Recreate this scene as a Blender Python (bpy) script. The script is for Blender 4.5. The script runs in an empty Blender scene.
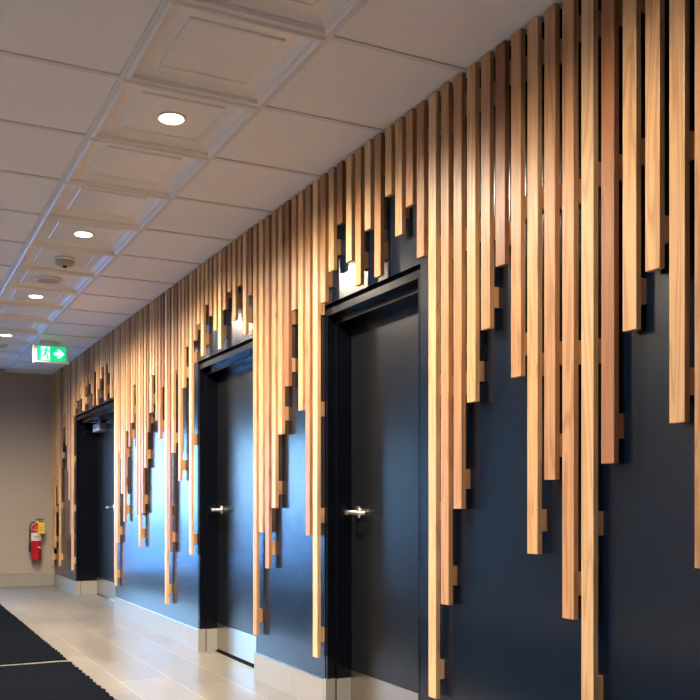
import bpy, bmesh, math, random
from mathutils import Vector, Matrix

random.seed(7)
scene = bpy.context.scene
COL = scene.collection
PI = math.pi

# ------------------------------------------------------------------ dimensions (metres)
XW = 2.132            # face of the navy wall
XS = 2.089            # front face of the slats
HC = 2.781            # suspended ceiling height
YE = 11.705           # face of the end wall
GX1 = 1.494           # right edge of the embossed ceiling row
GX0 = GX1 - 0.61
GY0 = 2.801           # one cross line of the ceiling grid
T = 0.61
XL = -2.3             # left wall
YN = -3.2             # wall behind the camera

# ------------------------------------------------------------------ mesh helpers
def box(bm, x0, x1, y0, y1, z0, z1, bev=0.0):
    vs = [bm.verts.new((x, y, z)) for x in (x0, x1) for y in (y0, y1) for z in (z0, z1)]
    fs = [(0, 1, 3, 2), (4, 6, 7, 5), (0, 4, 5, 1), (2, 3, 7, 6), (0, 2, 6, 4), (1, 5, 7, 3)]
    faces = [bm.faces.new([vs[i] for i in f]) for f in fs]
    if bev > 0:
        es = list({e for f in faces for e in f.edges})
        bmesh.ops.bevel(bm, geom=es, offset=bev, segments=2, affect='EDGES', profile=0.6)

def lathe(bm, prof, c=(0, 0, 0), axis='Z', n=32):
    """prof: list of (radius, height) revolved about the axis through c."""
    rings = []
    for r, h in prof:
        ring = []
        for k in range(n):
            a = 2 * PI * k / n
            p = (r * math.cos(a), r * math.sin(a), h)
            if axis == 'X':
                p = (p[2], p[0], p[1])
            elif axis == 'Y':
                p = (p[1], p[2], p[0])
            ring.append(bm.verts.new((c[0] + p[0], c[1] + p[1], c[2] + p[2])))
        rings.append(ring)
    for a, b in zip(rings, rings[1:]):
        for k in range(n):
            bm.faces.new((a[k], a[(k + 1) % n], b[(k + 1) % n], b[k]))
    for ring in (rings[0], rings[-1]):
        bm.faces.new(ring)

def tube(bm, pts, r, n=10):
    pts = [Vector(p) for p in pts]
    rings = []
    for i, p in enumerate(pts):
        d = (pts[min(i + 1, len(pts) - 1)] - pts[max(i - 1, 0)]).normalized()
        u = d.orthogonal().normalized() if i == 0 else (u - d * u.dot(d)).normalized()
        v = d.cross(u)
        rings.append([bm.verts.new(p + (u * math.cos(2 * PI * k / n) + v * math.sin(2 * PI * k / n)) * r) for k in range(n)])
    for a, b in zip(rings, rings[1:]):
        for k in range(n):
            bm.faces.new((a[k], a[(k + 1) % n], b[(k + 1) % n], b[k]))
    bm.faces.new(rings[0]); bm.faces.new(rings[-1])

def prism(bm, pts, y0, y1):
    """polygon of (x, z) points pushed from y0 to y1."""
    a = [bm.verts.new((x, y0, z)) for x, z in pts]
    b = [bm.verts.new((x, y1, z)) for x, z in pts]
    bm.faces.new(a); bm.faces.new(b)
    n = len(pts)
    for k in range(n):
        bm.faces.new((a[k], b[k], b[(k + 1) % n], a[(k + 1) % n]))

def obj(name, bm, m, parent=None, smooth=False, origin=None):
    bmesh.ops.recalc_face_normals(bm, faces=bm.faces)
    if origin is not None:
        bmesh.ops.translate(bm, verts=bm.verts, vec=-Vector(origin))
    me = bpy.data.meshes.new(name)
    bm.to_mesh(me); bm.free()
    if m is not None:
        me.materials.append(m)
    if smooth:
        me.polygons.foreach_set('use_smooth', [True] * len(me.polygons))
        try:
            me.set_sharp_from_angle(angle=math.radians(38))
        except Exception:
            pass
    o = bpy.data.objects.new(name, me)
    COL.objects.link(o)
    if origin is not None:
        o.location = origin
    if parent is not None:
        o.parent = parent
        pw = Vector((0, 0, 0)); q = parent
        while q is not None:
            pw += Vector(q.location); q = q.parent
        o.location = Vector(o.location) - pw
    return o

def tag(o, label, cat, group=None):
    o['label'] = label; o['category'] = cat
    if group:
        o['group'] = group
    return o

def empty(name, loc, label, cat, group=None):
    o = bpy.data.objects.new(name, None)
    o.empty_display_size = 0.1
    COL.objects.link(o); o.location = loc
    return tag(o, label, cat, group)

def struct(o, label=None, cat=None):
    o['kind'] = 'structure'
    if label:
        o['label'] = label
    if cat:
        o['category'] = cat
    return o

# ------------------------------------------------------------------ materials
def mat(name, col, rough=0.5, metal=0.0, spec=0.5, bump=0.0, bscale=80.0, var=0.0, vscale=6.0, coat=0.0):
    m = bpy.data.materials.new(name); m.use_nodes = True
    nt = m.node_tree; b = nt.nodes['Principled BSDF']
    b.inputs['Roughness'].default_value = rough
    b.inputs['Metallic'].default_value = metal
    b.inputs['Specular IOR Level'].default_value = spec
    b.inputs['Coat Weight'].default_value = coat; b.inputs['Coat Roughness'].default_value = 0.15
    tc = nt.nodes.new('ShaderNodeTexCoord')
    nz = nt.nodes.new('ShaderNodeTexNoise'); nz.inputs['Scale'].default_value = vscale
    nt.links.new(tc.outputs['Object'], nz.inputs['Vector'])
    mx = nt.nodes.new('ShaderNodeMix'); mx.data_type = 'RGBA'
    mx.inputs['A'].default_value = (*[c * (1 - var) for c in col], 1)
    mx.inputs['B'].default_value = (*[min(1, c * (1 + var)) for c in col], 1)
    nt.links.new(nz.outputs['Fac'], mx.inputs['Factor'])
    nt.links.new(mx.outputs['Result'], b.inputs['Base Color'])
    if bump > 0:
        n2 = nt.nodes.new('ShaderNodeTexNoise'); n2.inputs['Scale'].default_value = bscale
        n2.inputs['Detail'].default_value = 4
        nt.links.new(tc.outputs['Object'], n2.inputs['Vector'])
        bp = nt.nodes.new('ShaderNodeBump'); bp.inputs['Strength'].default_value = bump
        bp.inputs['Distance'].default_value = 0.002
        nt.links.new(n2.outputs['Fac'], bp.inputs['Height'])
        nt.links.new(bp.outputs['Normal'], b.inputs['Normal'])
    return m

def emit(name, col, s):
    m = bpy.data.materials.new(name); m.use_nodes = True
    b = m.node_tree.nodes['Principled BSDF']
    b.inputs['Base Color'].default_value = (*col, 1)
    b.inputs['Emission Color'].default_value = (*col, 1)
    b.inputs['Emission Strength'].default_value = s
    return m

def wood(name, light, dark, rough=0.43, figure=1.0):
    """straight-grained timber running along Z, different on every board."""
    m = bpy.data.materials.new(name); m.use_nodes = True
    nt = m.node_tree; N = nt.nodes; L = nt.links
    b = N['Principled BSDF']
    tc = N.new('ShaderNodeTexCoord'); oi = N.new('ShaderNodeObjectInfo')
    off = N.new('ShaderNodeVectorMath'); off.operation = 'SCALE'
    cmb = N.new('ShaderNodeCombineXYZ')
    for k in ('X', 'Y', 'Z'):
        L.new(oi.outputs['Random'], cmb.inputs[k])
    off.inputs['Scale'].default_value = 37.0
    L.new(cmb.outputs['Vector'], off.inputs[0])
    add = N.new('ShaderNodeVectorMath'); add.operation = 'ADD'
    L.new(tc.outputs['Object'], add.inputs[0]); L.new(off.outputs['Vector'], add.inputs[1])
    mp = N.new('ShaderNodeMapping'); mp.inputs['Scale'].default_value = (1.0, 1.0, 0.055)
    L.new(add.outputs['Vector'], mp.inputs['Vector'])
    n1 = N.new('ShaderNodeTexNoise'); n1.inputs['Scale'].default_value = 16; n1.inputs['Detail'].default_value = 2
    n1.inputs['Distortion'].default_value = 0.4
    L.new(mp.outputs['Vector'], n1.inputs['Vector'])
    # growth rings: contour lines of the slow noise
    mul = N.new('ShaderNodeMath'); mul.operation = 'MULTIPLY'; mul.inputs[1].default_value = 48.0
    L.new(n1.outputs['Fac'], mul.inputs[0])
    sn = N.new('ShaderNodeMath'); sn.operation = 'SINE'; L.new(mul.outputs[0], sn.inputs[0])
    mr = N.new('ShaderNodeMapRange'); mr.inputs['From Min'].default_value = -1; mr.inputs['From Max'].default_value = 1
    L.new(sn.outputs[0], mr.inputs['Value'])
    pw = N.new('ShaderNodeMath'); pw.operation = 'POWER'; pw.inputs[1].default_value = 3.0
    L.new(mr.outputs['Result'], pw.inputs[0])
    # fine fibres
    mp2 = N.new('ShaderNodeMapping'); mp2.inputs['Scale'].default_value = (1.0, 1.0, 0.02)
    L.new(add.outputs['Vector'], mp2.inputs['Vector'])
    n2 = N.new('ShaderNodeTexNoise'); n2.inputs['Scale'].default_value = 420; n2.inputs['Detail'].default_value = 3
    L.new(mp2.outputs['Vector'], n2.inputs['Vector'])
    mixf = N.new('ShaderNodeMath'); mixf.operation = 'MULTIPLY_ADD'
    mixf.inputs[1].default_value = 0.55 * figure
    L.new(pw.outputs[0], mixf.inputs[0])
    fsc = N.new('ShaderNodeMath'); fsc.operation = 'MULTIPLY'; fsc.inputs[1].default_value = 0.5
    L.new(n2.outputs['Fac'], fsc.inputs[0]); L.new(fsc.outputs[0], mixf.inputs[2])
    mx = N.new('ShaderNodeMix'); mx.data_type = 'RGBA'
    mx.inputs['A'].default_value = (*light, 1); mx.inputs['B'].default_value = (*dark, 1)
    L.new(mixf.outputs[0], mx.inputs['Factor'])
    # every board a little lighter or darker
    hv = N.new('ShaderNodeHueSaturation')
    mv = N.new('ShaderNodeMapRange'); mv.inputs['To Min'].default_value = 0.86; mv.inputs['To Max'].default_value = 1.12
    L.new(oi.outputs['Random'], mv.inputs['Value']); L.new(mv.outputs['Result'], hv.inputs['Value'])
    L.new(mx.outputs['Result'], hv.inputs['Color']); L.new(hv.outputs['Color'], b.inputs['Base Color'])
    b.inputs['Roughness'].default_value = rough
    bp = N.new('ShaderNodeBump'); bp.inputs['Strength'].default_value = 0.12; bp.inputs['Distance'].default_value = 0.001
    L.new(n2.outputs['Fac'], bp.inputs['Height']); L.new(bp.outputs['Normal'], b.inputs['Normal'])
    return m

def floor_mat():
    m = bpy.data.materials.new('floor_tile'); m.use_nodes = True
    nt = m.node_tree; N = nt.nodes; L = nt.links; b = N['Principled BSDF']
    tc = N.new('ShaderNodeTexCoord'); sp = N.new('ShaderNodeSeparateXYZ'); cb = N.new('ShaderNodeCombineXYZ')
    L.new(tc.outputs['Object'], sp.inputs[0])
    ax = N.new('ShaderNodeMath'); ax.operation = 'ADD'; ax.inputs[1].default_value = 10 * 0.308 - 1.338
    L.new(sp.outputs['X'], ax.inputs[0])
    L.new(sp.outputs['Y'], cb.inputs['X']); L.new(ax.outputs[0], cb.inputs['Y'])
    br = N.new('ShaderNodeTexBrick')
    br.offset = 0.5; br.offset_frequency = 2; br.squash = 1.0
    br.inputs['Scale'].default_value = 1.0
    br.inputs['Brick Width'].default_value = 0.612; br.inputs['Row Height'].default_value = 0.308
    br.inputs['Mortar Size'].default_value = 0.0030; br.inputs['Mortar Smooth'].default_value = 0.2
    br.inputs['Bias'].default_value = 0.0
    br.inputs['Color1'].default_value = (0.180, 0.166, 0.150, 1)
    br.inputs['Color2'].default_value = (0.212, 0.197, 0.180, 1)
    br.inputs['Mortar'].default_value = (0.36, 0.34, 0.31, 1)
    L.new(cb.outputs[0], br.inputs['Vector'])
    nz = N.new('ShaderNodeTexNoise'); nz.inputs['Scale'].default_value = 3.2; nz.inputs['Detail'].default_value = 6
    mp = N.new('ShaderNodeMapping'); mp.inputs['Scale'].default_value = (2.2, 0.7, 1)
    L.new(tc.outputs['Object'], mp.inputs['Vector']); L.new(mp.outputs['Vector'], nz.inputs['Vector'])
    hs = N.new('ShaderNodeHueSaturation')
    mr = N.new('ShaderNodeMapRange'); mr.inputs['From Min'].default_value = 0.3; mr.inputs['From Max'].default_value = 0.7
    mr.inputs['To Min'].default_value = 0.86; mr.inputs['To Max'].default_value = 1.12
    L.new(nz.outputs['Fac'], mr.inputs['Value']); L.new(mr.outputs['Result'], hs.inputs['Value'])
    L.new(br.outputs['Color'], hs.inputs['Color']); L.new(hs.outputs['Color'], b.inputs['Base Color'])
    r2 = N.new('ShaderNodeMapRange'); r2.inputs['To Min'].default_value = 0.25; r2.inputs['To Max'].default_value = 0.36
    L.new(nz.outputs['Fac'], r2.inputs['Value']); L.new(r2.outputs['Result'], b.inputs['Roughness'])
    bp = N.new('ShaderNodeBump'); bp.inputs['Strength'].default_value = 0.06; bp.inputs['Distance'].default_value = 0.0006
    bp.invert = True
    L.new(br.outputs['Fac'], bp.inputs['Height']); L.new(bp.outputs['Normal'], b.inputs['Normal'])
    return m

def mat_rug():
    m = bpy.data.materials.new('runner_pile'); m.use_nodes = True
    nt = m.node_tree; N = nt.nodes; L = nt.links; b = N['Principled BSDF']
    tc = N.new('ShaderNodeTexCoord')
    nz = N.new('ShaderNodeTexNoise'); nz.inputs['Scale'].default_value = 220; nz.inputs['Detail'].default_value = 3
    L.new(tc.outputs['Object'], nz.inputs['Vector'])
    cr = N.new('ShaderNodeValToRGB')
    cr.color_ramp.elements[0].position = 0.3; cr.color_ramp.elements[0].color = (0.003, 0.004, 0.0065, 1)
    cr.color_ramp.elements[1].position = 0.75; cr.color_ramp.elements[1].color = (0.010, 0.0125, 0.019, 1)
    L.new(nz.outputs['Fac'], cr.inputs['Fac']); L.new(cr.outputs['Color'], b.inputs['Base Color'])
    b.inputs['Roughness'].default_value = 0.85
    b.inputs['Specular IOR Level'].default_value = 0.0
    bp = N.new('ShaderNodeBump'); bp.inputs['Strength'].default_value = 0.6; bp.inputs['Distance'].default_value = 0.004
    L.new(nz.outputs['Fac'], bp.inputs['Height']); L.new(bp.outputs['Normal'], b.inputs['Normal'])
    return m

M = dict(
    navy=mat('navy_paint', (0.0018, 0.0080, 0.0215), 0.27, spec=0.42, coat=0.4, bump=0.02, bscale=9, var=0.05),
    frame=mat('black_frame_paint', (0.003, 0.0045, 0.009), 0.22, spec=0.3, var=0.05),
    groove=mat('black_gap', (0.003, 0.003, 0.004), 0.9, spec=0.1),
    door=mat('door_laminate', (0.006, 0.0075, 0.010), 0.27, spec=0.6, bump=0.05, bscale=140, var=0.08),
    beige=mat('warm_grey_wall_paint', (0.40, 0.345, 0.29), 0.7, bump=0.12, bscale=150, var=0.03),
    taupe=mat('dark_taupe_wall_paint', (0.13, 0.115, 0.10), 0.7, bump=0.12, bscale=150, var=0.03),
    ceil=mat('ceiling_tile_white', (0.81, 0.80, 0.78), 0.85, bump=0.25, bscale=260, var=0.03, vscale=40),
    grid=mat('ceiling_grid_metal', (0.66, 0.67, 0.67), 0.5, var=0.02),
    panel=mat('embossed_vinyl', (0.80, 0.79, 0.77), 0.32, spec=0.5, var=0.02),
    base=mat('base_tile', (0.33, 0.315, 0.285), 0.28, bump=0.05, bscale=60, var=0.05),
    alu=mat('brushed_metal', (0.62, 0.59, 0.54), 0.3, 1.0, bump=0.03, bscale=200, var=0.05),
    steel=mat('kick_plate_steel', (0.60, 0.56, 0.50), 0.28, 1.0, bump=0.03, bscale=160, var=0.06),
    chrome=mat('satin_chrome', (0.86, 0.85, 0.83), 0.27, 1.0),
    greybox=mat('closer_paint', (0.42, 0.42, 0.44), 0.4, 0.4),
    white=mat('white_plastic', (0.78, 0.76, 0.73), 0.4),
    discgrey=mat('off_white_plastic', (0.40, 0.37, 0.33), 0.5),
    dark=mat('dark_slot', (0.02, 0.02, 0.02), 0.6),
    red=mat('red_enamel', (0.50, 0.008, 0.02), 0.22, coat=0.3),
    rubber=mat('black_rubber', (0.012, 0.012, 0.013), 0.55),
    label=mat('white_label', (0.72, 0.71, 0.68), 0.5),
    greyink=mat('grey_print', (0.30, 0.31, 0.31), 0.6),
    yellow=mat('yellow_tag', (0.82, 0.56, 0.015), 0.5),
    floor=floor_mat(), rug=mat_rug(),
    lens=emit('lamp_lens', (1.0, 0.80, 0.56), 22.0),
    exitgreen=emit('exit_green', (0.0, 0.50, 0.20), 1.0),
    exitwhite=emit('exit_white', (0.62, 0.98, 0.95), 0.9),
    ground=mat('outdoor_paving', (0.17, 0.26, 0.42), 0.9, bump=0.2, bscale=8, var=0.2),
)
W = dict(
    honey=wood('wood_honey', (0.74, 0.455, 0.215), (0.43, 0.215, 0.082)),
    pale=wood('wood_pale', (0.80, 0.53, 0.28), (0.52, 0.29, 0.12)),
    amber=wood('wood_amber', (0.57, 0.305, 0.14), (0.32, 0.145, 0.057)),
    reddish=wood('wood_reddish', (0.36, 0.155, 0.065), (0.20, 0.072, 0.027), figure=0.7),
)
glass = bpy.data.materials.new('window_glass'); glass.use_nodes = True
_b = glass.node_tree.nodes['Principled BSDF']
_b.inputs['Transmission Weight'].default_value = 1.0; _b.inputs['Roughness'].default_value = 0.0
_b.inputs['IOR'].default_value = 1.05
_b.inputs['Base Color'].default_value = (0.96, 0.98, 1.0, 1)
M['glass'] = glass
SLATS = [(-15, 1.737, 0.901), (-14, 1.823, 1.315), (-13, 1.910, 1.776), (-12, 1.997, 1.612), (-11, 2.084, 1.209), (-10, 2.170, 0.369), (-9, 2.257, 0.699), (-8, 2.344, 1.164), (-7, 2.430, 0.906), (-6, 2.517, 1.538), (-5, 2.604, 1.961), (-4, 2.690, 1.742), (-3, 2.777, 1.476), (-2, 2.864, 1.062), (-1, 2.950, 0.673), (0, 3.037, 0.278), (1, 3.124, 2.126), (2, 3.209, 2.370), (3, 3.294, 2.266), (4, 3.379, 2.470), (5, 3.472, 2.126), (6, 3.561, 2.367), (7, 3.650, 2.128), (8, 3.740, 2.264), (9, 3.832, 2.474), (10, 3.921, 2.262), (11, 4.012, 2.121), (12, 4.099, 0.275), (13, 4.186, 0.911), (14, 4.273, 1.588), (15, 4.359, 2.152), (16, 4.448, 1.741), (17, 4.537, 1.478), (18, 4.626, 1.056), (19, 4.719, 0.700), (20, 4.812, 0.911), (21, 4.903, 0.281), (22, 4.981, 2.368), (23, 5.069, 2.143), (24, 5.157, 2.468), (25, 5.244, 2.265), (26, 5.331, 2.470), (27, 5.419, 2.369), (28, 5.506, 2.122), (29, 5.592, 2.265), (30, 5.678, 2.379), (31, 5.764, 2.476), (32, 5.849, 2.128), (33, 5.935, 2.368), (34, 6.022, 2.267), (35, 6.108, 0.704), (36, 6.193, 2.246), (37, 6.278, 1.953), (38, 6.363, 1.257), (39, 6.448, 2.106), (40, 6.533, 1.478), (41, 6.620, 0.700), (42, 6.706, 0.281), (43, 6.793, 2.023), (44, 6.880, 1.606), (45, 6.965, 1.768), (46, 7.050, 2.153), (47, 7.135, 1.848), (48, 7.220, 1.688), (49, 7.306, 1.389), (50, 7.391, 1.000), (51, 7.477, 0.704), (52, 7.563, 0.976), (53, 7.648, 2.148), (54, 7.734, 1.814), (55, 7.819, 1.601), (56, 7.908, 1.750), (57, 7.996, 0.914), (58, 8.084, 1.174), (59, 8.172, 1.569), (60, 8.261, 0.705), (61, 8.349, 0.283), (62, 8.432, 2.274), (63, 8.514, 2.126), (64, 8.596, 2.385), (65, 8.677, 2.483), (66, 8.759, 2.126), (67, 8.846, 2.480), (68, 8.932, 2.373), (69, 9.019, 2.273), (70, 9.106, 2.114), (71, 9.193, 2.480), (72, 9.279, 2.125), (73, 9.366, 2.268), (74, 9.453, 2.384), (75, 9.539, 2.484), (76, 9.626, 2.382), (77, 9.713, 2.296), (78, 9.799, 2.122), (79, 9.886, 2.269), (80, 9.973, 2.481), (81, 10.060, 2.267), (82, 10.146, 2.269), (83, 10.233, 2.352), (84, 10.320, 2.117), (85, 10.406, 0.292), (86, 10.493, 0.712), (87, 10.580, 1.124), (88, 10.666, 1.477), (89, 10.753, 1.793), (90, 10.840, 2.189), (91, 10.926, 2.027), (92, 11.013, 1.851), (93, 11.100, 1.572), (94, 11.187, 0.290), (95, 11.273, 1.077), (96, 11.360, 1.578), (97, 11.447, 1.299), (98, 11.533, 0.501), (99, 11.615, 0.501), (100, 11.702, 0.261)]

# ------------------------------------------------------------------ room shell
bm = bmesh.new(); box(bm, XL - .2, XW + .6, YN - .2, YE + .3, -.12, 0)
struct(obj('floor', bm, M['floor']))

bm = bmesh.new()
YC1 = YE + .3; YC0 = YN - .2
box(bm, XL - .2, GX0 - .012, YC0, YC1, HC + .004, HC + .1)
box(bm, GX1 + .012, XW + .6, YC0, YC1, HC + .004, HC + .1)
box(bm, GX0 - .012, GX1 + .012, YC0, YC1, HC + .075, HC + .1)
ceiling = struct(obj('ceiling', bm, M['ceil']))
bm = bmesh.new()
gxs = [GX1 - T * k for k in range(0, 7)]
for x in gxs:
    if x > XL:
        box(bm, x - .012, x + .012, YN, YE, HC - .002, HC + .006, .001)
kmin, kmax = -9, 14
for k in range(kmin, kmax + 1):
    y = GY0 + k * T
    if YN < y < YE:
        box(bm, XL, XW, y - .012, y + .012, HC - .0015, HC + .0055)
box(bm, XW - .022, XW, YN, YE, HC - .001, HC + .006)
box(bm, XL, XW, YE - .022, YE, HC - .001, HC + .006)
obj('ceiling_grid', bm, M['grid'], ceiling)

# navy wall with three door openings
DOORS = [dict(n=1, y0=3.16, y1=4.042, xl=2.27), dict(n=2, y0=4.94, y1=6.025, xl=2.27), dict(n=3, y0=8.465, y1=10.35, xl=2.375)]
ZO = 2.12
bm = bmesh.new()
ys = [YN - .2] + [v for d in DOORS for v in (d['y0'], d['y1'])] + [YE + .3]
for a, b in zip(ys[0::2], ys[1::2]):
    box(bm, XW, XW + .4, a, b, 0, HC + .1)
for d in DOORS:
    box(bm, XW, XW + .4, d['y0'], d['y1'], ZO, HC + .1)
bmesh.ops.remove_doubles(bm, verts=bm.verts, dist=1e-5)
struct(obj('wall_right', bm, M['navy']))
# end wall with an entrance window
WX0, WX1, WZ1 = -2.1, 1.18, 2.12
bm = bmesh.new()
box(bm, XL - .2, WX0, YE, YE + .2, 0, HC + .1); box(bm, WX1, XW, YE, YE + .2, 0, HC + .1)
box(bm, WX0, WX1, YE, YE + .2, WZ1, HC + .1); box(bm, WX0, WX1, YE, YE + .2, 0, .10)
struct(obj('wall_back', bm, M['beige']))
VY0, VY1, VZ0, VZ1 = -.4, 1.2, .50, 1.3   # unseen window added on the camera's left as daylight fill
bm = bmesh.new()
box(bm, XL - .2, XL, YN - .2, VY0, 0, HC + .1); box(bm, XL - .2, XL, VY1, YE + .2, 0, HC + .1)
box(bm, XL - .2, XL, VY0, VY1, 0, VZ0); box(bm, XL - .2, XL, VY0, VY1, VZ1, HC + .1)
struct(obj('wall_left', bm, M['taupe']))
bm = bmesh.new(); box(bm, XL - .2, XW, YN - .2, YN, 0, HC + .1)
struct(obj('wall_front', bm, M['taupe']))

def window(n, axis, a0, a1, z0, z1, p0, p1, mull):
    """frame bars in the opening, one pane mesh per light."""
    bm = bmesh.new(); t = .05
    def bx(a, b, c, d):
        if axis == 'X': box(bm, a, b, p0, p1, c, d, .003)
        else: box(bm, p0, p1, a, b, c, d, .003)
    bx(a0, a1, z0, z0 + t); bx(a0, a1, z1 - t, z1); bx(a0, a0 + t, z0 + t, z1 - t); bx(a1 - t, a1, z0 + t, z1 - t)
    for u in mull: bx(u - t / 2, u + t / 2, z0 + t, z1 - t)
    fr = struct(obj('window_%d' % n, bm, M['frame']))
    e = [a0 + t] + [v for u in mull for v in (u - t / 2, u + t / 2)] + [a1 - t]
    for a, b in zip(e[0::2], e[1::2]):
        bm = bmesh.new(); pm = (p0 + p1) / 2
        if axis == 'X': box(bm, a, b, pm - .003, pm + .003, z0 + t, z1 - t)
        else: box(bm, pm - .003, pm + .003, a, b, z0 + t, z1 - t)
        obj('pane', bm, M['glass'], fr)
window(1, 'X', WX0, WX1, .10, WZ1, YE + .06, YE + .12, [-1.0, .1])
window(2, 'Y', VY0, VY1, VZ0, VZ1, XL - .13, XL - .07, [.4])  # added out of view to fill the near slats with daylight
bm = bmesh.new(); box(bm, -60, 60, YE + .35, 90, -.2, -.05)
box(bm, -60, XL - .35, -40, YE + .35, -.2, -.05)
struct(obj('ground', bm, M['ground']))

# tiled skirting with a metal edge, in 0.6 m tiles
def skirting(name, segs, axis, seam0, z1=.162):
    bm = bmesh.new(); be = bmesh.new()
    for a, b in segs:
        cuts = [a]; k = math.floor((a - seam0) / .603) + 1
        while seam0 + k * .603 < b - .03:
            if seam0 + k * .603 > a + .03: cuts.append(seam0 + k * .603)
            k += 1
        cuts.append(b)
        for p, q in zip(cuts, cuts[1:]):
            if axis == 'Y': box(bm, XW - .010, XW, p + .0012, q - .0012, 0, z1 - .004)
            else: box(bm, p + .0012, q - .0012, YE - .010, YE, 0, z1 - .004)
        if axis == 'Y': box(be, XW - .012, XW, a, b, z1 - .004, z1)
        else: box(be, a, b, YE - .012, YE, z1 - .004, z1)
    o = struct(obj(name, bm, M['base']))
    e = obj('metal_edge', be, M['alu'], o); e['label'] = 'thin bright metal edge strip'
skirting('baseboard_right', [(a, b) for a, b in zip(ys[0::2], ys[1::2])], 'Y', 4.411)
bm = None
skirting('baseboard_back', [(WX1 + .02, XW - .014)], 'X', 1.62, .168)

# ------------------------------------------------------------------ doors
def lever(parent, y, z, xl, dirn):
    """lever handle on the leaf face; the lever points along dirn (y)."""
    bm = bmesh.new()
    lathe(bm, [(.033, 0), (.034, -.004), (.031, -.010), (.014, -.013)], (xl, y, z), 'X', 28)
    lathe(bm, [(.013, -.010), (.012, -.060), (.0135, -.070), (.011, -.079)], (xl, y, z), 'X', 20)
    h = obj('handle', bm, M['chrome'], parent, True)
    bm = bmesh.new()
    box(bm, xl - .080, xl - .066, min(y + dirn * .045, y - dirn * .014), max(y + dirn * .045, y - dirn * .014), z - .0125, z + .0125, .004)
    tube(bm, [(xl - .073, y + dirn * .035, z), (xl - .069, y + dirn * .08, z), (xl - .052, y + dirn * .125, z - .001), (xl - .040, y + dirn * .142, z - .001)], .0115, 12)
    obj('lever', bm, M['chrome'], h, True)

def door(n, y0, y1, xl, leaves):
    fr_m = M['frame']
    bm = bmesh.new(); jt = .022; xb = xl + .05
    # frame: two jambs and a head, with stops the leaf closes against
    box(bm, XW + .003, xb, y0, y0 + jt, 0, 2.097, .0015)
    box(bm, XW + .003, xb, y1 - jt, y1, 0, 2.097, .0015)
    box(bm, XW + .003, xb, y0 + jt, y1 - jt, 2.060, 2.097, .0015)
    for a, b in ((y0 + jt, y0 + jt + .014), (y1 - jt - .014, y1 - jt)):
        box(bm, XW + .05, xl - .002, a, b, 0, 2.060)
    box(bm, XW + .05, xl - .002, y0 + jt, y1 - jt, 2.022, 2.060)
    root = struct(obj('door_%d' % n, bm, fr_m))
    bm = bmesh.new(); box(bm, XW + .02, xb, y0, y1, 2.097, ZO)
    g = obj('shadow_gap', bm, M['groove'], root)
    # metal-clad feet of the jambs
    for a, b in ((y1 - jt - .003, y1), (y0, y0 + jt + .003)):
        bm = bmesh.new()
        box(bm, XW - .009, XW + .049, a, b, 0, .166, .001)
        s = obj('jamb_shoe', bm, M['base'], root)
    for a, b in ((y1 - jt - .016, y1 - jt), (y0 + jt, y0 + jt + .016)):
        bm = bmesh.new(); box(bm, XW + .0505, xl - .003, a, b, 0, .166, .001)
        obj('stop_shoe', bm, M['base'], root)
    bm = bmesh.new(); box(bm, xl - .02, xb, y0 + jt, y1 - jt, 0, .006, .001)
    obj('threshold', bm, M['steel'] if n == 3 else M['groove'], root)
    for (a, b, hy, dirn) in leaves:
        bm = bmesh.new(); box(bm, xl, xl + .044, a, b, .016, 2.056, .001)
        leaf = obj('door_leaf', bm, M['door'], root)
        bm = bmesh.new(); box(bm, xl - .002, xl, a + .006, b - .006, .018, .205, .0005)
        k = obj('kick_plate', bm, M['steel'], leaf); k['label'] = 'brushed steel kick plate'
        if hy:
            lever(leaf, hy, 1.037, xl, dirn)
        if n != 3:
            for z in (.19,):
                bm = bmesh.new(); lathe(bm, [(.004, 0), (.003, -.002)], (xl - .002, b - .02, z), 'X', 10)
                obj('screw', bm, M['chrome'], leaf)
        # hinges
        hy_ = a if (hy and abs(hy - b) < abs(hy - a)) else b
        for z in (.25, 1.05, 1.85):
            if n != 3:
                bm = bmesh.new(); lathe(bm, [(.006, -.05), (.006, .05)], (xl - .005, hy_, z), 'Z', 10)
                obj('hinge', bm, M['chrome'], leaf, True)
    return root

d1 = door(1, 3.16, 4.042, 2.27, [(3.186, 4.016, 3.935, -1)])
d2 = door(2, 4.94, 6.025, 2.27, [(4.966, 5.999, 5.918, -1)])
d3 = door(3, 8.465, 10.35, 2.375, [(9.4085, 10.324, 9.49, 1), (8.491, 9.4065, None, 1)])
# door closer on the far pair of doors
leaf3 = [c for c in d3.children if c.name.startswith('door_leaf')][0]
bm = bmesh.new(); box(bm, 2.285, 2.375, 9.83, 10.14, 1.915, 2.0, .004)
cl = obj('door_closer', bm, M['greybox'], leaf3); cl['label'] = 'grey metal door closer box'
bm = bmesh.new()
lathe(bm, [(.012, 0), (.012, .03)], (2.33, 9.97, 2.0), 'Z', 14)
tube(bm, [(2.33, 9.97, 2.026), (2.25, 10.10, 2.026), (2.19, 10.2, 2.03)], .008, 8)
tube(bm, [(2.19, 10.2, 2.036), (2.26, 9.95, 2.04), (2.30, 9.8, 2.05)], .007, 8)
obj('closer_arm', bm, M['chrome'], cl, True)

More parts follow.
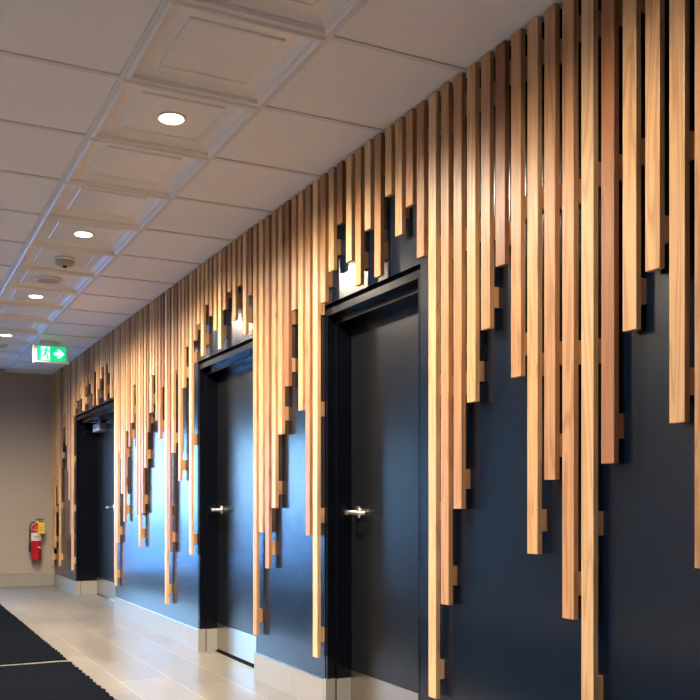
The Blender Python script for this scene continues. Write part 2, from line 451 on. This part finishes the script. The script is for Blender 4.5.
# ------------------------------------------------------------------ wooden slats
SW, ST = .053, .0205
TONES = {}
seq = {-15:'amber', -14:'honey', -13:'honey', -12:'honey', -11:'reddish', -10:'pale', -9:'amber', -8:'amber', -7:'honey', -6:'amber',
       -5:'reddish', -4:'amber', -3:'honey', -2:'amber', -1:'amber', 0:'pale', 1:'amber', 2:'amber', 3:'honey', 4:'honey', 5:'amber',
       6:'pale', 7:'amber', 8:'pale', 9:'reddish', 10:'honey', 11:'amber', 12:'pale', 13:'amber', 14:'honey', 15:'amber', 16:'reddish',
       17:'honey', 18:'honey', 19:'amber', 20:'honey', 21:'honey', 22:'reddish', 23:'pale', 24:'amber', 25:'honey', 26:'honey', 27:'amber',
       28:'pale', 29:'honey', 30:'amber', 31:'honey', 32:'honey', 33:'honey', 34:'amber', 35:'pale', 36:'amber', 37:'pale', 38:'honey'}
NICE = dict(honey='honey', pale='pale', amber='amber', reddish='reddish')
ORD = ['first', 'second', 'third', 'fourth', 'fifth', 'sixth', 'seventh', 'eighth', 'ninth', 'tenth', 'eleventh', 'twelfth', 'thirteenth',
       'fourteenth', 'fifteenth', 'sixteenth', 'seventeenth', 'eighteenth', 'nineteenth', 'twentieth', 'twenty-first', 'twenty-second',
       'twenty-third', 'twenty-fourth', 'twenty-fifth', 'twenty-sixth', 'twenty-seventh']
def height_word(z):
    if z < .4: return 'reaching nearly to baseboard'
    if z < .8: return 'ending at knee height'
    if z < 1.2: return 'ending near handle height'
    if z < 1.6: return 'ending at chest height'
    if z < 1.95: return 'ending at head height'
    return 'ending above head height'
def slat_label(i, z, tone):
    n = NICE[tone]
    if i <= 0:
        s = 'right of the nearest door, %s from its frame, %s' % (ORD[-i], height_word(z))
    elif i <= 11:
        return '%s short wooden slat above the nearest door, %s from its right end' % (n, ORD[i - 1])
    elif i <= 21:
        s = 'left of the nearest door, %s from its frame, %s' % (ORD[i - 12], height_word(z))
    elif i <= 34:
        return '%s short wooden slat above the middle door, %s from its right end' % (n, ORD[i - 22])
    elif i <= 61:
        s = 'left of the middle door, %s from its frame, %s' % (ORD[i - 35], height_word(z))
    elif i <= 84:
        return '%s short wooden slat above the far door, %s from its right end' % (n, ORD[i - 62])
    else:
        s = 'left of the far door, %s from it, %s' % (ORD[i - 85], height_word(z))
    return '%s slat %s' % (n, s)
SLAT_GROUP = 'wooden slats hung in a row along the navy wall'
BH = .078
rows_z = [2.65, 2.135, 1.58]
bb = bmesh.new(); box(bb, -.0105, .0105, -.0255, .0255, -BH / 2, BH / 2, .0008)
block_me = {}
for i, y, z in SLATS:
    tone = seq.get(i)
    if tone is None:
        tone = random.choices(['honey', 'amber', 'pale', 'reddish'], [4, 4, 3, 1.4])[0]
    zt = HC - .0005
    bm = bmesh.new(); box(bm, XS, XS + ST, y - SW, y, z, zt, .0012)
    o = obj('wooden_slat', bm, W[tone], None, origin=(XS + ST / 2, y - SW / 2, z))
    tag(o, slat_label(i, z, tone), 'wall slat', SLAT_GROUP)
    zs = [z + .118]
    for r in rows_z + [1.03, .60]:
        rr = r + random.uniform(-.03, .03)
        if rr - zs[0] > .26 and rr < zt - .06:
            zs.append(rr)
    for zz in zs:
        zz = min(zz, zt - .05)
        xb = XS + ST
        b2 = bmesh.new(); box(b2, xb, XW + .0005, y - SW + .001, y - .001, zz - BH / 2, zz + BH / 2, .0008)
        obj('spacer_block', b2, W[random.choice(['honey', 'amber', 'amber', 'honey', tone])], o, origin=(xb, y - SW / 2, zz))
bb.free()

# ------------------------------------------------------------------ embossed ceiling panels
def panel_mesh():
    """pressed ceiling panel: rolled rim, stepped slope up into a shallow tray, fine raised bead."""
    bm = bmesh.new(); h = T / 2 - .011
    prof = [(0, 0.004), (.000, -.003), (.004, -.008), (.010, -.0105), (.016, -.010), (.021, -.006), (.024, .000), (.027, .001), (.028, .006),
            (.034, .0075), (.044, .013), (.056, .0185), (.070, .0215), (.084, .0220), (.107, .0220), (.108, .0160), (.111, .0135), (.1145, .0130), (.118, .0145), (.120, .0175), (h - .001, .0175)]
    rings = []
    for ins, z in prof:
        a = h - ins
        rings.append([bm.verts.new((sx * a, sy * a, z)) for sx, sy in ((-1, -1), (1, -1), (1, 1), (-1, 1))])
    for r0, r1 in zip(rings, rings[1:]):
        for k in range(4):
            bm.faces.new((r0[k], r0[(k + 1) % 4], r1[(k + 1) % 4], r1[k]))
    bm.faces.new(rings[-1])
    # back of the panel
    top = [bm.verts.new((sx * h, sy * h, .055)) for sx, sy in ((-1, -1), (1, -1), (1, 1), (-1, 1))]
    for k in range(4):
        bm.faces.new((rings[0][k], rings[0][(k + 1) % 4], top[(k + 1) % 4], top[k]))
    bm.faces.new(top)
    return bm
NP = {}
first = None
PX = (GX0 + GX1) / 2
lights = [1, 4, 7, 10, -2, -5]
def panel_label(k):
    if k in (1, 4, 7, 10):
        return 'embossed white ceiling panel around the %s' % {1: 'nearest and largest downlight', 4: 'second nearest downlight', 7: 'third nearest downlight', 10: 'farthest downlight'}[k]
    return {-1: 'embossed white ceiling panel cut off by the top edge of the photo', 0: 'large plain embossed white ceiling panel just before the nearest downlight',
            2: 'embossed white ceiling panel directly beyond the nearest downlight', 3: 'embossed white ceiling panel directly before the second nearest downlight',
            5: 'embossed white ceiling panel carrying the dome smoke detector', 6: 'embossed white ceiling panel carrying the flat round disc',
            8: 'embossed white ceiling panel directly beyond the third nearest downlight', 9: 'embossed white ceiling panel directly before the farthest downlight',
            11: 'embossed white ceiling panel with the far dark disc, beyond the farthest downlight',
            12: 'embossed white ceiling panel second beyond the farthest downlight', 13: 'last embossed white ceiling panel before the end wall'}[k]
bm = panel_mesh()
first = obj('ceiling_panel', bm, M['panel'])
for k in range(-1, 14):
    o = first if k == -1 else first.copy()
    if k != -1:
        COL.objects.link(o)
    o.location = (PX, GY0 + (k + .5) * T, HC)
    tag(o, panel_label(k), 'ceiling panel', 'embossed panels along the ceiling')
# panels over and behind the camera belong to the ceiling itself
for k in range(-9, -1):
    o = first.copy(); COL.objects.link(o); o.name = 'embossed_panel'
    for key in ('label', 'category', 'group'):
        if key in o: del o[key]
    o.parent = ceiling; o.location = (PX, GY0 + (k + .5) * T, HC)

ZP = HC + .0175
LAMP = 380
def downlight(k, label, PX=PX, ZP=ZP, power=1.0, group='round downlights in the embossed ceiling panels'):
    y = GY0 + (k + .5) * T
    r = empty('downlight', (PX, y, ZP), label, 'ceiling light', group)
    bm = bmesh.new()
    lathe(bm, [(.066, .0), (.066, -.004), (.062, -.0075), (.055, -.006), (.052, -.0015), (.052, .0)], (PX, y, ZP), 'Z', 40)
    t = obj('trim_ring', bm, M['white'], r, True)
    bm = bmesh.new(); lathe(bm, [(.050, -.0005), (.050, -.0032), (.03, -.0044), (.004, -.0048)], (PX, y, ZP), 'Z', 32)
    ld = bpy.data.lights.new('downlight_bulb', 'SPOT'); ld.energy = LAMP * power; ld.color = (1.0, 0.83, 0.63)
    ld.spot_size = math.radians(166); ld.spot_blend = 0.75; ld.shadow_soft_size = .09
    lo = bpy.data.objects.new('downlight_bulb', ld); COL.objects.link(lo); lo.parent = r; lo.location = (0, 0, -.012)
    l = obj('lens', bm, M['lens'], r, True); l['label'] = 'glowing warm white lens'
downlight(1, 'nearest and largest glowing warm downlight in the ceiling')
downlight(4, 'glowing warm downlight second nearest in the ceiling row')
downlight(7, 'glowing warm downlight third in the row, beyond the two ceiling discs')
downlight(10, 'farthest small glowing downlight at the left edge beside the exit sign')
downlight(-2, 'glowing warm downlight overhead, outside the top of the photo', power=.35)
for k, w, p in ((-1, 'beside the camera', .8), (2, 'level with the nearest door', 2.6)):  # unseen fill lamps, added to light the slat fronts
    downlight(k, 'unseen added fill downlight over the runner mats, %s' % w, -1.25, HC + .004, p, 'added fill downlights over the runner mats')

y5 = GY0 + 5.5 * T
r = empty('smoke_detector', (PX, y5, ZP), 'domed off-white smoke detector on ceiling panel beyond the second downlight', 'smoke detector')
bm = bmesh.new(); lathe(bm, [(.072, 0), (.074, -.006), (.074, -.016), (.070, -.019)], (PX, y5, ZP), 'Z', 36)
obj('base_ring', bm, M['white'], r, True)
bm = bmesh.new(); lathe(bm, [(.064, -.0192), (.066, -.026), (.058, -.042), (.045, -.050), (.030, -.053)], (PX, y5, ZP), 'Z', 36)
obj('cover', bm, M['discgrey'], r, True)
bm = bmesh.new(); lathe(bm, [(.016, -.0532), (.015, -.062), (.010, -.066)], (PX, y5, ZP), 'Z', 20)
s = obj('sensor', bm, M['dark'], r, True); s['label'] = 'small dark sensor tip'

def ceiling_disc(k, dx, label):
    y = GY0 + (k + .5) * T; x = PX + dx
    r = empty('ceiling_disc', (x, y, ZP), label, 'ceiling speaker', 'flat round discs on the ceiling panels')
    bm = bmesh.new(); lathe(bm, [(.100, 0), (.102, -.008), (.098, -.016), (.088, -.018), (.086, -.014), (.086, 0)], (x, y, ZP), 'Z', 44)
    obj('rim', bm, M['white'], r, True)
    bm = bmesh.new(); lathe(bm, [(.0855, -.001), (.0855, -.013), (.05, -.018), (.01, -.020)], (x, y, ZP), 'Z', 40)
    g = obj('grille', bm, M['discgrey'], r, True); g['label'] = 'grey grille face'
ceiling_disc(6, 0, 'flat round grey ceiling disc just beyond the smoke detector')
ceiling_disc(11, 0, 'dark flat ceiling disc half cut by the left edge under the farthest light')

# ------------------------------------------------------------------ exit sign
EX0, EX1, EZ0, EZ1, EY = 1.468, 1.834, 2.553, 2.744, 9.25
ex = empty('exit_sign', ((EX0 + EX1) / 2, EY, HC), 'green lit exit sign with running figure and right arrow hanging from the ceiling', 'exit sign')
bm = bmesh.new(); box(bm, EX0, EX1, EY, EY + .055, EZ0, EZ1, .004); obj('housing', bm, M['white'], ex)
bm = bmesh.new(); box(bm, 1.53, 1.74, EY + .012, EY + .045, EZ1, HC - .002, .003); obj('ceiling_mount', bm, M['white'], ex)
bm = bmesh.new(); fx0, fx1, fz0, fz1 = EX0 + .034, EX1 - .030, EZ0 + .022, EZ1 - .020
box(bm, fx0, fx1, EY - .003, EY + .001, fz0, fz1, .001)
fc = obj('face_panel', bm, M['exitgreen'], ex); fc['label'] = 'glowing green face panel'
fh = fz1 - fz0
bm = bmesh.new(); dx0 = fx0 + .040; dx1 = dx0 + .092
box(bm, dx0, dx1, EY - .0045, EY - .003, fz0 + .006, fz1 - .006)
obj('doorway_symbol', bm, M['exitwhite'], fc)
bm = bmesh.new(); ac = (fz0 + fz1) / 2; ax0 = fx1 - .127
prism(bm, [(ax0, ac - .016), (ax0 + .052, ac - .016), (ax0 + .028, ac - .044), (ax0 + .062, ac - .044), (ax0 + .108, ac), (ax0 + .062, ac + .044), (ax0 + .028, ac + .044), (ax0 + .052, ac + .016), (ax0, ac + .016)], EY - .0045, EY - .003)
obj('arrow_symbol', bm, M['exitwhite'], fc)
bm = bmesh.new()
mx, mz = (dx0 + dx1) / 2, fz0 + .005
def limb(p, q, w0, w1):
    p = Vector(p); q = Vector(q); d = (q - p).normalized(); n = Vector((-d.y, d.x))
    pts = [p + n * w0, p - n * w0, q - n * w1, q + n * w1]
    prism(bm, [(mx + v.x, mz + v.y) for v in pts], EY - .0062, EY - .0044)
lathe(bm, [(.0105, 0), (.0105, .0018)], (mx + .013, EY - .0062, mz + .122), 'Y', 20)
limb((.008, .110), (-.004, .066), .013, .010)
limb((-.004, .070), (.022, .046), .009, .007); limb((.020, .050), (.022, .016), .007, .006); limb((.018, .016), (.032, .014), .005, .005)
limb((-.004, .070), (-.016, .040), .009, .007); limb((-.014, .044), (-.044, .034), .007, .006)
limb((.012, .106), (.036, .086), .006, .005); limb((.034, .086), (.046, .096), .005, .005)
limb((.000, .108), (-.026, .100), .006, .005); limb((-.024, .102), (-.040, .080), .005, .005)
obj('running_figure', bm, M['exitgreen'], fc)

# ------------------------------------------------------------------ fire extinguisher
cx, cyy, rr = 1.875, YE - .095, .066
fe = empty('fire_extinguisher', (cx, cyy, .345), 'red fire extinguisher with yellow tag hung on the end wall', 'fire extinguisher')
bm = bmesh.new()
lathe(bm, [(.050, .345), (.060, .350), (rr, .362), (rr, .715), (.062, .745), (.050, .775), (.032, .800), (.022, .812), (.020, .825)], (cx, cyy, 0), 'Z', 36)
body = obj('cylinder', bm, M['red'], fe, True)
bm = bmesh.new(); lathe(bm, [(rr + .0012, .600), (rr + .0012, .702)], (cx, cyy, 0), 'Z', 36)
lb = obj('label_band', bm, M['label'], body, True)
bm = bmesh.new()
for sx in (-.020, .012):
    lathe(bm, [(.016, 0), (.016, .003)], (cx + sx, cyy - rr - .001, .652), 'Y', 16)
for k in range(3):
    box(bm, cx - .030, cx + .026, cyy - rr - .0015, cyy - rr + .01, .612 + .008 * k, .614 + .008 * k)
obj('label_print', bm, M['greyink'], lb)
bm = bmesh.new()
prism(bm, [(cx - .002, .520), (cx + .044, .500), (cx + .050, .514), (cx + .030, .524)], cyy - rr * .98, cyy - rr * .6)
obj('lower_sticker', bm, M['label'], body)
bm = bmesh.new(); lathe(bm, [(.019, .824), (.021, .828), (.021, .850), (.014, .856), (.014, .866)], (cx, cyy, 0), 'Z', 20)
valve = obj('valve', bm, M['chrome'], fe, True)
bm = bmesh.new(); lathe(bm, [(.014, 0), (.014, .012)], (cx + .012, cyy - .034, .842), 'Y', 16)
obj('pressure_gauge', bm, M['white'], valve, True)
bm = bmesh.new()
tube(bm, [(cx - .012, cyy, .866), (cx + .04, cyy, .880), (cx + .098, cyy, .872)], .007, 8)
tube(bm, [(cx + .0, cyy, .852), (cx + .045, cyy, .856), (cx + .088, cyy, .844)], .006, 8)
obj('handle', bm, M['dark'], valve, True)
bm = bmesh.new()
tube(bm, [(cx - .008, cyy - .006, .842), (cx - .05, cyy - .01, .838), (cx - .078, cyy - .012, .795), (cx - .083, cyy - .012, .70), (cx - .082, cyy - .012, .60), (cx - .082, cyy - .012, .56)], .0085, 10)
hose = obj('hose', bm, M['rubber'], fe, True)
bm = bmesh.new(); lathe(bm, [(.010, .565), (.013, .55), (.015, .47), (.013, .455)], (cx - .082, cyy - .012, 0), 'Z', 16)
obj('nozzle', bm, M['rubber'], hose, True)
bm = bmesh.new(); box(bm, cx + .012, cx + .094, cyy - .074, cyy - .071, .690, .834, .001)
box(bm, cx + .044, cx + .050, cyy - .074, cyy - .012, .832, .844)
tg = obj('inspection_tag', bm, M['yellow'], fe); tg['label'] = 'yellow hanging tag'
bm = bmesh.new()
for z, w in ((.772, .060), (.748, .052), (.728, .060)):
    box(bm, cx + .022, cx + .022 + w, cyy - .0748, cyy - .074, z, z + .006)
obj('tag_print', bm, M['greyink'], tg)
bm = bmesh.new()
box(bm, cx - .030, cx + .030, YE - .006, YE + .001, .55, .90, .001)
lathe(bm, [(rr + .002, .735), (rr + .002, .742)], (cx, cyy, 0), 'Z', 32)
box(bm, cx - .012, cx + .012, cyy + .015, YE, .838, .850)
box(bm, cx - .02, cx + .02, cyy + rr - .004, YE, .560, .575)
obj('wall_bracket', bm, M['discgrey'], fe)

# ------------------------------------------------------------------ runner mats
def runner(y0, y1, x0, x1, label, near_skew):
    """thick ribbed mat: ribs run across it, the long edges are scalloped rib by rib."""
    bm = bmesh.new(); ny = int((y1 - y0) / .012); nx = 26
    rnd = random.Random(int(y0 * 100))
    per = .105; ph = [rnd.uniform(.6, 1.0) for _ in range(400)]; grid = []
    for j in range(ny + 1):
        y = y0 + (y1 - y0) * j / ny
        q = y / per; w = abs(math.sin(PI * q)) ** .7; amp = ph[int(q + 100) % 400]
        row = []
        for i in range(nx + 1):
            u = i / nx
            e = ((.020 * w * amp))
            x = x0 - e + (x1 - x0 + 2 * e) * u
            yy = y
            if j < 3 and near_skew:
                yy = y + near_skew * (.012 * math.sin(u * 9) + .018 * max(0, math.sin(u * 21)) ** 6)
            edge = min(u, 1 - u) * (x1 - x0)
            z = .006 + (.0022 + .004 * max(0, 1 - min(u, 1 - u) * (x1 - x0) / .5)) * w * amp + .0004 * math.sin(u * 40 + q)
            if edge < .02: z *= .75
            row.append(bm.verts.new((x, yy, z)))
        grid.append(row)
    for j in range(ny):
        for i in range(nx):
            bm.faces.new((grid[j][i], grid[j][i + 1], grid[j + 1][i + 1], grid[j + 1][i]))
    rim = [grid[0][i] for i in range(nx + 1)] + [grid[j][nx] for j in range(1, ny + 1)] + [grid[ny][i] for i in range(nx - 1, -1, -1)] + [grid[j][0] for j in range(ny - 1, 0, -1)]
    lo = [bm.verts.new((v.co.x, v.co.y, .0005)) for v in rim]
    for k in range(len(rim)):
        bm.faces.new((rim[k], lo[k], lo[(k + 1) % len(rim)], rim[(k + 1) % len(rim)]))
    bm.faces.new(lo)
    return tag(obj('runner_mat', bm, M['rug'], smooth=True), label, 'floor mat', 'ribbed black runner mats along the corridor')
runner(6.055, 11.3, -.75, 1.178, 'ribbed black runner mat beyond the pale gap, leading to the end wall', 1)
runner(1.2, 5.99, -.75, 1.178, 'ribbed black runner mat in front of the pale gap, at the bottom left corner', 0)

# ------------------------------------------------------------------ daylight, camera
w = bpy.data.worlds.new('World'); scene.world = w; w.use_nodes = True
nt = w.node_tree; bg = nt.nodes['Background']
tc = nt.nodes.new('ShaderNodeTexCoord'); sp = nt.nodes.new('ShaderNodeSeparateXYZ')
nt.links.new(tc.outputs['Generated'], sp.inputs[0])
cr = nt.nodes.new('ShaderNodeValToRGB')
cr.color_ramp.elements[0].position = 0.0; cr.color_ramp.elements[0].color = (0.30, 0.61, 1.0, 1)
cr.color_ramp.elements[1].position = 0.6; cr.color_ramp.elements[1].color = (0.24, 0.55, 1.0, 1)
nt.links.new(sp.outputs['Z'], cr.inputs['Fac']); nt.links.new(cr.outputs['Color'], bg.inputs['Color'])
bg.inputs['Strength'].default_value = 11.0

cam = bpy.data.cameras.new('camera'); co = bpy.data.objects.new('camera', cam); COL.objects.link(co)
co.location = (0, 0, 1.083)
co.rotation_euler = (PI / 2, 0, -0.42795)
cam.sensor_width = 36; cam.lens = 36 * 870.4 / 700
cam.shift_x = (350 - 274.96) / 700; cam.shift_y = (503.44 - 350) / 700
cam.clip_start = .05; cam.clip_end = 300
scene.camera = co
scene.view_settings.view_transform = 'Standard'; scene.view_settings.look = 'None'
scene.view_settings.gamma = 1; scene.view_settings.use_curve_mapping = False
scene.view_settings.exposure = 0.36
